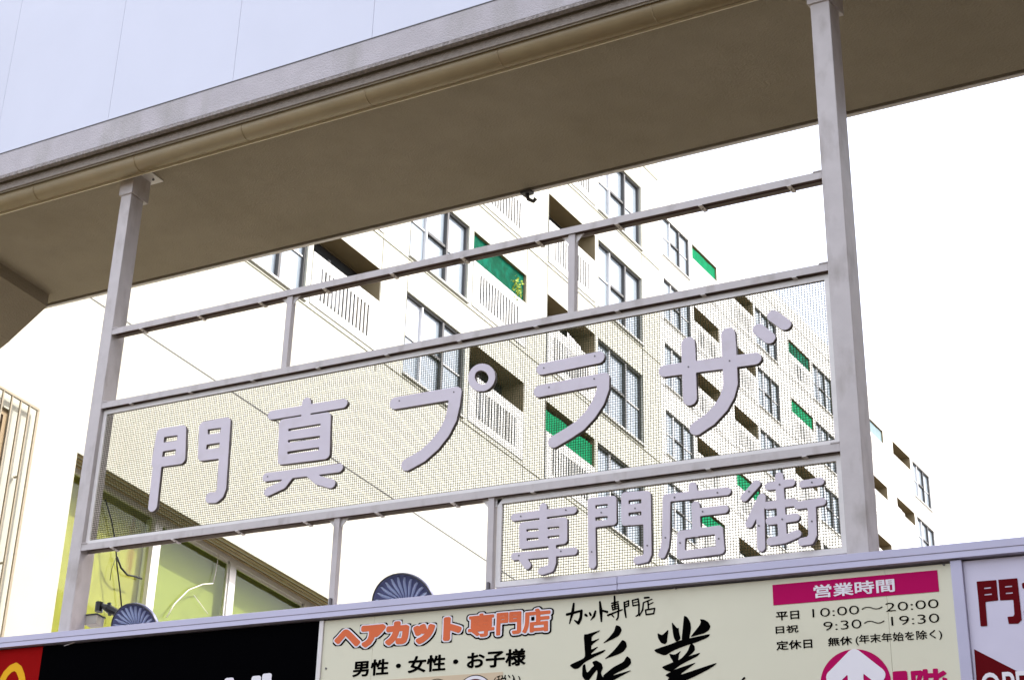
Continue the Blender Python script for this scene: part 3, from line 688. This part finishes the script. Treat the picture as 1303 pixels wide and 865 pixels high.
def window_meshes(w_, h_):
    """frame, then the panes of a three-bay window; origin at lower near corner, glass plane at local x=0"""
    b = MB(); t = .045; d = .06
    b.box(-.03, d, 0, t, 0, h_); b.box(-.03, d, w_ - t, w_, 0, h_); b.box(-.03, d, t, w_ - t, 0, t); b.box(-.03, d, t, w_ - t, h_ - t, h_)
    m1, m2 = w_ * .30, w_ * .64
    b.box(-.03, d, m1 - .02, m1 + .02, t, h_ - t, 1); b.box(-.03, d + .02, m2 - .035, m2 + .035, t, h_ - t)
    zt = h_ * .50
    b.box(-.03, d * .4, t, m1 - .02, zt - .012, zt + .012, 1); b.box(-.03, d, m1 + .02, m2 - .035, zt - .03, zt + .03); b.box(-.03, d * .4, m2 + .035, w_ - t, zt - .015, zt + .015, 1)
    fr = b.mesh('window', [DARKFRAME, PALEFRAME])  # shade and sun on the bars are put in as dark and pale metal
    panes = []
    for a, c in ((t, m1 - .02), (m1 + .02, m2 - .035), (m2 + .035, w_ - t)):
        for za, zb_ in ((t, zt - .015), (zt + .015, h_ - t)):
            b = MB(); b.box(-.015, -.005, a, c, za, zb_); panes.append(b.mesh('pane', PANE))
    return fr, panes
def slat_parapet(w_, h_, slits):
    b = MB(); m_ = .30; top = .25; bot = .18; d = .0
    b.box(-d, .02, 0, w_, h_ - top, h_); b.box(-d, .02, 0, w_, 0, bot); b.box(-d, .02, 0, m_, bot, h_ - top); b.box(-d, .02, w_ - m_, w_, bot, h_ - top)
    n = slits; pit = (w_ - 2 * m_) / n
    for k in range(n): b.box(-d, .02, m_ + k * pit + .062, m_ + (k + 1) * pit, bot, h_ - top)
    return b.mesh('parapet', TOWERWALL)
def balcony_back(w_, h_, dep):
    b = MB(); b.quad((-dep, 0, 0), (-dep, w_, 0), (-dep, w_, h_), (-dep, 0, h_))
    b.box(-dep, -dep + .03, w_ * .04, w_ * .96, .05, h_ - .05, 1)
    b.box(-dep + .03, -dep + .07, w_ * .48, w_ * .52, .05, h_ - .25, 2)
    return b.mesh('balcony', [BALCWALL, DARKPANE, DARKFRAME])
def block(name, label, X, units, rows, sto, z00, y0, y1, z0, z1, extra=(), dep=.52, nets={}, wh=1.87, oh=.74, blinds=(), thick=9., recess=.13):
    root = empty(name, (X, (y0 + y1) / 2, 0), label, 'building')
    holes = list(extra); wins = []; bals = []
    for r in range(rows[0], rows[1]):
        zf = z00 + sto * r
        for kind, a, c in units:
            if kind == 'w': holes.append((a, c, zf, zf + wh, recess)); wins.append((a, c, zf, r))
            else: holes.append((a, c, zf + .02, zf + wh + .0, dep)); bals.append((a, c, zf, r))
    ys = cuts(holes, 0, y0, y1); zs = cuts(holes, 2, z0, z1)
    wb = wall_with_holes(X, ys, zs, holes)
    wb.quad((X, y0, z0), (X - thick, y0, z0), (X - thick, y0, z1), (X, y0, z1)); wb.quad((X, y1, z0), (X - thick, y1, z0), (X - thick, y1, z1), (X, y1, z1))
    wb.quad((X, y0, z1), (X, y1, z1), (X - thick, y1, z1), (X - thick, y0, z1))
    wall = wb.build('wall', [WALL if X > -25 else TOWERWALL, BALCWALL], root, org=(X, (y0 + y1) / 2, z0))
    cache = {}
    for a, c, zf, r in wins:
        k = round(c - a, 2)
        if k not in cache: cache[k] = window_meshes(c - a, wh)
        fr, panes = cache[k]
        o = link('window', fr, root, (X - recess + .02, a, zf))
        for i, p in enumerate(panes):
            pn = link('pane', p, o, (X - recess + .02, a, zf))
            if blinds and (i < 2 and random.random() < .35):
                if 'cur' not in cache: cache['cur'] = {}
                kk = (k, i)
                if kk not in cache['cur']: q_ = p.copy(); q_.materials.clear(); q_.materials.append(CURTAINPANE); cache['cur'][kk] = q_
                pn.data = cache['cur'][kk]
        sk_ = ('sill', k)
        if sk_ not in cache: s = MB(); s.box(-.02, .055, -.03, c - a + .03, -.045, -.002); cache[sk_] = s.mesh('sill', TOWERWALL)
        link('sill', cache[sk_], o, (X, a, zf))
    bc = {}
    for a, c, zf, r in bals:
        k = round(c - a, 2)
        if k not in bc: bc[k] = (balcony_back(c - a, wh - .02, dep), slat_parapet(c - a, wh - oh, 14 if X > -25 else 12))
        o = link('balcony', bc[k][0], root, (X, a, zf + .02))
        link('parapet', bc[k][1], o, (X, a, zf - .0))
        nk = nets.get((round(a, 1), r))
        if nk:
            m_, frac = nk; s = MB(); n = 12; hh_ = oh * frac
            for i in range(n):
                t0, t1 = i / n, (i + 1) / n
                q0, q1 = .012 * math.sin(i * 2.1), .012 * math.sin((i + 1) * 2.1)
                s.quad((-.07 + q0, t0 * (c - a), 0), (-.07 + q1, t1 * (c - a), 0), (-.07 + q1 * .3, t1 * (c - a), hh_ - .02 * math.sin(i + 1)), (-.07 + q0 * .3, t0 * (c - a), hh_ - .02 * math.sin(i)))
            no = link('netting', s.mesh('netting', m_), o, (X, a, zf + wh - oh)); no['label'] = 'green netting stretched across the balcony opening' if m_ is not NETBLUE else 'blue grey netting stretched across the balcony opening'
    # thin shadow joints at every floor
    for r in range(rows[0], rows[1] + 1):
        zf = z00 + sto * r; s = MB()
        s.box(-.001, .018, y0, y1, -.115, -.095)
        if z0 < zf < z1: link('floor_band', s.mesh('floor_band', WALL if X > -25 else TOWERWALL, (0, y0, 0)), root, (X, y0, zf))
    return root, wall
units1 = [('w', 25.0, 27.35), ('b', 27.52, 29.92), ('w', 30.95, 33.33), ('b', 33.53, 35.9), ('b', 36.92, 39.28), ('w', 39.45, 41.82)]
WY0, WY1, WZ0, WZ1 = 21.59, 32.0, 9.4, 12.962
podium_win = (WY0, WY1, WZ0, WZ1, .60)
grille_win = (18.3, 19.93, 9.6, 13.0, .22)
G = NET
near, nwall = block('near_apartment_block', 'white apartment block with slatted balconies rising over the podium windows, nearest behind the sign', -20., units1, (0, 6), 2.73, 18.42, 13.0, 42.85, 0, 36.,
    extra=[podium_win, grille_win], nets={(33.5, 1): (NET, 1.0), (36.9, 0): (NETBRIGHT, .80)}, blinds=(1,))
# cladding joints of the podium
for z in (15.645,):
    s = MB(); s.box(-20.0005, -19.996, 13.0, 42.8, z - .013, z + .013); s.build('joint', DARKFRAME, near)
for y in (29.94, 30.94, 35.93, 36.90, 41.84):
    s = MB(); s.box(-20.0004, -19.9965, y - .008, y + .008, 18.0, 35.9); s.build('joint', DARKGAP, near)
# podium window strip
win = MB()
gx = -20.45
def yx(u, v, X): return onX(u, v, X)[1]
m1 = yx(196, 700, gx); m2 = yx(298, 702, gx); m3 = yx(391, 757, gx)
W0 = link('window_strip', (lambda b: (b.box(gx - .06, gx + .02, WY0, WY1, WZ1 - .10, WZ1 - .002), b.box(gx - .06, gx + .02, WY0, WY1, WZ0, WZ0 + .08),
      [b.box(gx - .16, gx + .05, m - .10, m + .10, WZ0 + .08, WZ1 - .10) for m in (m1,)], [b.box(gx - .07, gx + .03, m - .10, m + .08, WZ0 + .08, WZ1 - .10) for m in (m2, m3)], b.mesh('window_strip', PALEFRAME))[-1])(MB()), near, (0, 0, 0))
for k in range(4):
    s = MB(); xx = -20.03 - k * .11; s.box(xx - .055, xx, WY0, WY1, WZ1 - .012 - .01 * (k % 2), WZ1 - .001); s.build('head_track', SOFFITWOOD, near)
eds = [WY0, m1, m2, m3, WY1]
for a, c in zip(eds, eds[1:]):
    s = MB(); s.box(gx - .03, gx - .022, a + .10, c - .12, WZ0 + .09, WZ1 - .11); pn = s.build('pane', TINT, W0)
    if a > WY0:
        s = MB(); t = .035
        for y_ in (a + .08, c - .14): s.box(gx - .045, gx + .0, y_, y_ + t, WZ0 + .08, WZ1 - .10)
        s.box(gx - .045, gx + .0, a + .08, c - .10, WZ1 - .15, WZ1 - .10); s.build('sash', PALEFRAME, W0)
s = MB(); s.box(-20.66, -20.64, WY0 - .1, m1, WZ0, WZ1 + .2); s.build('inner_wall', BOARDIN, near)
s = MB(); s.box(-20.66, -20.64, m1, WY1, WZ0, WZ1 + .2); s.build('blind', BLIND, near)
# old cable inside the first pane
cb = MB(); pts = [onX(u, v, gx + .035) for u, v in ((134, 635), (142, 662), (147, 690), (149, 720), (153, 752), (155, 775))]
cb.tube([tuple(p) for p in pts], .013, 6); pts = [onX(u, v, gx + .035) for u, v in ((149, 708), (154, 722), (162, 731), (172, 733), (180, 736))]; cb.tube([tuple(p) for p in pts], .018, 6)
pts = [onX(u, v, gx + .035) for u, v in ((148, 708), (142, 724), (140, 738))]; cb.tube([tuple(p) for p in pts], .006, 5)
tag(cb.build('cable', BLACKPLASTIC, smooth=True), 'black cable hanging in front of the stained wall in the first podium pane', 'cable')
cb = MB(); pts = [onX(u, v, gx + .02) for u, v in ((212, 785), (222, 768), (240, 750), (258, 743), (271, 742))]; cb.tube([tuple(p) for p in pts], .010, 5)  # pale arc lines drawn as thin tubes before the pane
pts = [onX(u, v, gx + .02) for u, v in ((271, 742), (275, 725), (278, 705))]; cb.tube([tuple(p) for p in pts], .007, 5); pts = [onX(u, v, gx + .02) for u, v in ((247, 757), (264, 780))]; cb.tube([tuple(p) for p in pts], .006, 5)
tag(cb.build('pane_arcs', WHITEMETAL, smooth=True), 'pale arcs curling in front of the second podium pane', 'hose')
# grille window on the left
gw = empty('window_grille', (-19.9, 19.4, 9.6), 'beige bar grille fixed in front of the window at the left edge', 'window grille')
for k, y in enumerate([18.35 + .2065 * i for i in range(11)]):
    t = .05 if k == 10 else .028; s = MB(); s.box(-19.90, -19.87, y - t / 2, y + t / 2, 9.5, 13.2); s.build('bar', GRILLE, gw)
for z in (9.5, 10.62, 12.0, 13.2):
    s = MB(); s.box(-19.91, -19.865, 18.33, 20.43, z - .018, z + .018) if z in (9.5, 13.2) else s.box(-19.98, -19.905, 20.2, 20.23, z - .012, z + .012); s.build('cross_bar', GRILLE, gw)
s = MB(); s.box(-20.2, -20.15, 18.3, 19.93, 9.6, 13.0); s.build('window_glass', DARKPANE, near)
s = MB(); s.box(-20.15, -20.05, 19.83, 19.93, 9.6, 13.0); s.box(-20.15, -20.05, 18.3, 19.83, 12.9, 13.0); s.build('window_frame', SOFFITWOOD, near)
# plant and cloths on balconies
pl = empty('balcony_plant', (-20.02, 35.6, 22.3), 'small yellow green plant at the far end of the green netted balcony', 'plant')
s = MB()
for k in range(60):
    p = Vector((-19.98 + random.uniform(-.08, .05), 35.5 + random.gauss(0, .12), 22.52 + random.gauss(0, .13))); d = Vector((random.gauss(0, 1), random.gauss(0, 1), random.gauss(0, 1))).normalized(); e = d.orthogonal().normalized() * .03; d *= .07
    s.quad(tuple(p), tuple(p + d * .5 + e), tuple(p + d), tuple(p + d * .5 - e))
s.build('leaves', LEAF, pl)
s = MB(); s.tube([(-20.03, 35.55, 22.2), (-20.0, 35.5, 22.5)], .01, 5); s.build('stem', LEAF, pl)
def cloth(X, y, z, wd, hh_, label):
    s = MB(); n = 8
    for i in range(n):
        a, c = i / n, (i + 1) / n
        s.quad((X + .03 * math.sin(i * 2), y + a * wd, z), (X + .03 * math.sin(i * 2 + 2), y + c * wd, z), (X + .01 * math.sin(i * 2 + 2), y + c * wd, z + hh_ - .1 * c), (X + .01 * math.sin(i * 2), y + a * wd, z + hh_ - .1 * a))
    tag(s.build('laundry', CLOTH), label, 'laundry')
cloth(-20.25, 38.35, 22.1, .7, .62, 'white laundry hanging at the far end of the open balcony left of the mullioned windows')

# ------------------------------------------------------------------ far block
s_ = 1.46
def fy(v): return v * s_
units2 = [('w', fy(43.1), fy(44.70)), ('b', fy(44.9), fy(46.45)), ('b', fy(47.3), fy(48.82)), ('w', fy(48.98), fy(50.46)), ('b', fy(51.3), fy(52.87)), ('w', fy(53.05), fy(54.53)),
          ('w', fy(55.4), fy(56.92)), ('b', fy(57.08), fy(58.57)), ('b', fy(59.38), fy(60.87)), ('w', fy(61.08), fy(62.57))]
ztop = (28.30 - 1.6) * s_ + 1.6
u = lambda v: round(fy(v), 1)
far, fwall = block('far_apartment_block', 'white apartment block farther back, its end corner showing right of the right post', -20. * s_, units2, (-6, 1), 2.752, ztop - 1.75, 55., fy(63.3), 0, 42.25,
    nets={(u(44.9), 0): (NETBRIGHT, .9), (u(51.3), 0): (NET, .95), (u(51.3), -1): (NETBRIGHT, .95), (u(47.3), -3): (NETBRIGHT, .9), (u(44.9), -4): (NETBRIGHT, .9), (u(57.08), 0): (NETBLUE, .95)},
    wh=1.75, oh=.66, dep=.55, recess=.12)
cloth(-29.35, fy(59.6), ztop - 2.752 - .7, 1.0, .45, 'white laundry on the lower balcony beside the far block end corner')
for (yy, h_) in ((fy(48.2), 3.0), (fy(60.3), 2.5)):
    s = MB(); s.tube([(-29.6, yy, 42.25), (-29.6, yy, 42.25 + h_)], .02, 5); s.tube([(-29.6, yy, 42.25), (-29.6, yy, 42.4)], .06, 6)
    tag(s.build('lightning_rod', PALEFRAME), 'thin rod on the far block roof ' + ('left of the right post' if h_ == 3.0 else 'right of the right post'), 'lightning rod')

# ------------------------------------------------------------------ unseen buildings added to block low sky light on the sign
def plain_block(name, label, x0, x1, y0, y1, h, mat_, face):
    r = empty(name, ((x0 + x1) / 2, (y0 + y1) / 2, 0), label, 'building')
    simple_box('wall', mat_, r, x0, x1, y0, y1, 0, h); simple_box('parapet', CONC, r, x0 - .1, x1 + .1, y0 - .1, y1 + .1, h + .002, h + .35)
    me = {}
    for z in range(1, int(h / 3.2)):
        n = int(((x1 - x0) if face == 'y' else (y1 - y0)) / 3.5)
        for k in range(n):
            b = MB()
            if face == 'y': b.box(0, 1.8, -.02, .04, 0, 1.5)
            else: b.box(-.04, .02, 0, 1.8, 0, 1.5)
            if 'w' not in me: me['w'] = b.mesh('window', DARKPANE)
            link('window', me['w'], r, (x0 + 1 + k * 3.5, y1, z * 3.2) if face == 'y' else (x0, y0 + 1 + k * 3.5, z * 3.2))
plain_block('side_sky_blocker', 'unseen brown building added on the right to block low sky', 7, 16, -8, 60, 23, BROWNWALL, 'x')  # added to darken the right-hand faces of the posts
plain_block('rear_sky_blocker', 'unseen brown building added behind the viewer to block low sky', -60, 30, -28, -18, 13, BROWNWALL, 'y')  # added to cut the low sky light on the sign front
